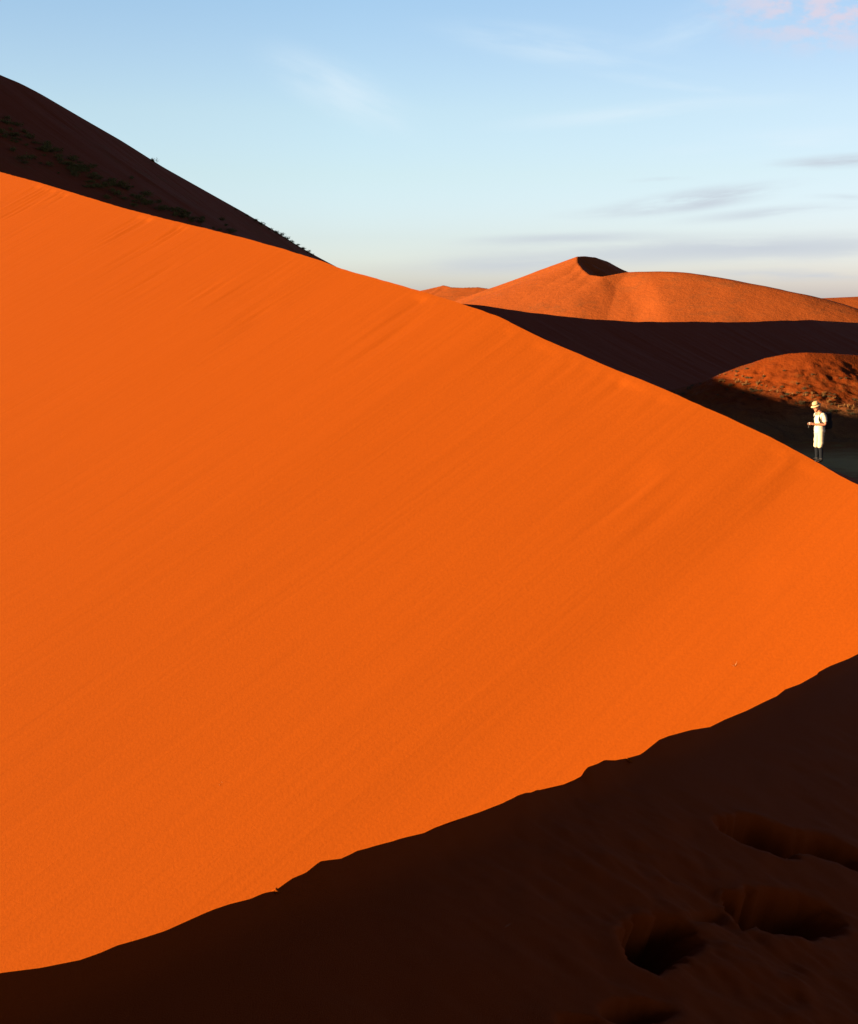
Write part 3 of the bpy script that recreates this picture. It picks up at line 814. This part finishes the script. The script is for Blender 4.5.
L(skyn.outputs[0], mul.inputs[6]); L(ramp.outputs[0], mul.inputs[7])
skycol = mul.outputs[2]
side = nt.nodes.new('ShaderNodeMapRange'); side.inputs[1].default_value = -0.05; side.inputs[2].default_value = 0.45
L(sep.outputs['X'], side.inputs[0])
m3 = nt.nodes.new('ShaderNodeMix'); m3.data_type = 'RGBA'; m3.blend_type = 'MULTIPLY'; m3.inputs[7].default_value = (.86, .78, .80, 1)
L(side.outputs[0], m3.inputs[0]); L(skycol, m3.inputs[6]); skycol = m3.outputs[2]
# clouds: patches fixed in the sky ahead, in tangent units (x/y, z/y)
ysafe = math_('MAXIMUM', sep.outputs['Y'], 0.05)
ta = math_('DIVIDE', sep.outputs['X'], ysafe); te = math_('DIVIDE', sep.outputs['Z'], ysafe)
ctan = nt.nodes.new('ShaderNodeCombineXYZ'); L(ta, ctan.inputs[0]); L(te, ctan.inputs[1])
front = math_('GREATER_THAN', sep.outputs['Y'], 0.05)
def patch(px, py, lx, ly, tilt, amount, colr, nscale, stretch, lo=.38, hi=.68, soft=1.0):
    global skycol
    a0, e0 = (px - 429) / F, (HORIZON - py) / F
    mp = nt.nodes.new('ShaderNodeMapping'); mp.vector_type = 'TEXTURE'
    mp.inputs['Location'].default_value = (a0, e0, 0); mp.inputs['Rotation'].default_value = (0, 0, R(tilt))
    mp.inputs['Scale'].default_value = (lx / F, ly / F, 1); L(ctan.outputs[0], mp.inputs[0])
    ln = nt.nodes.new('ShaderNodeVectorMath'); ln.operation = 'LENGTH'; L(mp.outputs[0], ln.inputs[0])
    mr = nt.nodes.new('ShaderNodeMapRange'); mr.interpolation_type = 'SMOOTHSTEP'
    mr.inputs[1].default_value = 1.0; mr.inputs[2].default_value = 1.0 - soft; L(ln.outputs['Value'], mr.inputs[0])
    m2 = nt.nodes.new('ShaderNodeMapping'); m2.vector_type = 'TEXTURE'; m2.inputs['Rotation'].default_value = (0, 0, R(tilt))
    m2.inputs['Scale'].default_value = (stretch / F, 1 / F, 1); m2.inputs['Location'].default_value = (px * .01, py * .013, 0); L(ctan.outputs[0], m2.inputs[0])
    n = nt.nodes.new('ShaderNodeTexNoise'); n.inputs['Scale'].default_value = nscale; n.inputs['Detail'].default_value = 5; n.inputs['Roughness'].default_value = .55
    L(m2.outputs[0], n.inputs['Vector'])
    nr = nt.nodes.new('ShaderNodeMapRange'); nr.interpolation_type = 'SMOOTHSTEP'; nr.inputs[1].default_value = lo; nr.inputs[2].default_value = hi; L(n.outputs['Fac'], nr.inputs[0])
    f = math_('MULTIPLY', math_('MULTIPLY', math_('MULTIPLY', mr.outputs[0], nr.outputs[0]), amount), front)
    skycol = mixw(f, skycol, tuple(x * CK for x in colr))
CK = 1 / (SKY_STRENGTH * 2 ** 2.4)
GREY = (.56, .61, .69); WHITE = (.78, .90, .98); PINK = (.76, .67, .77)
patch(690, 203, 135, 15, 8, .95, GREY, .05, 7, .32, .6)
patch(835, 166, 105, 10, 3, .95, GREY, .05, 9, .28, .58)
patch(640, 212, 110, 9, 4, .8, GREY, .05, 8, .3, .6)
patch(560, 240, 150, 9, 2, .6, GREY, .05, 9, .3, .6)
patch(655, 184, 45, 4, 2, .5, GREY, .06, 8)
patch(740, 250, 380, 21, 1, .8, GREY, .045, 8, .24, .60)
patch(530, 264, 190, 16, 2, .75, GREY, .045, 8, .26, .62)
patch(790, 275, 160, 11, 0, .8, GREY, .05, 9)
patch(840, 200, 60, 5, 0, .4, GREY, .06, 8)
patch(345, 100, 115, 36, -24, .5, WHITE, .03, 4, .3, .65)
patch(560, 60, 170, 26, -8, .4, WHITE, .035, 6, .35, .65)
patch(640, 120, 190, 14, 5, .45, WHITE, .04, 9, .35, .65)
patch(770, 215, 130, 9, 5, .6, GREY, .05, 9, .3, .6)
patch(690, 95, 130, 9, -6, .8, WHITE, .04, 8, .35, .7)
patch(760, 150, 150, 22, 4, .5, WHITE, .03, 6, .35, .7)
patch(700, 35, 120, 30, 16, .35, WHITE, .03, 4, .35, .7)
patch(815, 18, 150, 60, 0, .8, PINK, .07, 1.9, .36, .62, .8)
L(skycol, bg.inputs['Color'])

cam = bpy.data.cameras.new('camera'); co = bpy.data.objects.new('camera', cam); col.objects.link(co)
cam.sensor_fit = 'VERTICAL'; cam.sensor_height = 36.0; cam.lens = 36.0 * F / H
cam.clip_start = 0.05; cam.clip_end = 60000
co.location = (0, 0, 0); co.rotation_euler = (math.pi / 2 - PITCH, 0, 0)
scene.camera = co
vs = scene.view_settings; scene.display_settings.display_device = 'sRGB'
vs.view_transform = 'Standard'; vs.look = 'None'; vs.gamma = 1; vs.use_curve_mapping = False; vs.exposure = 2.4
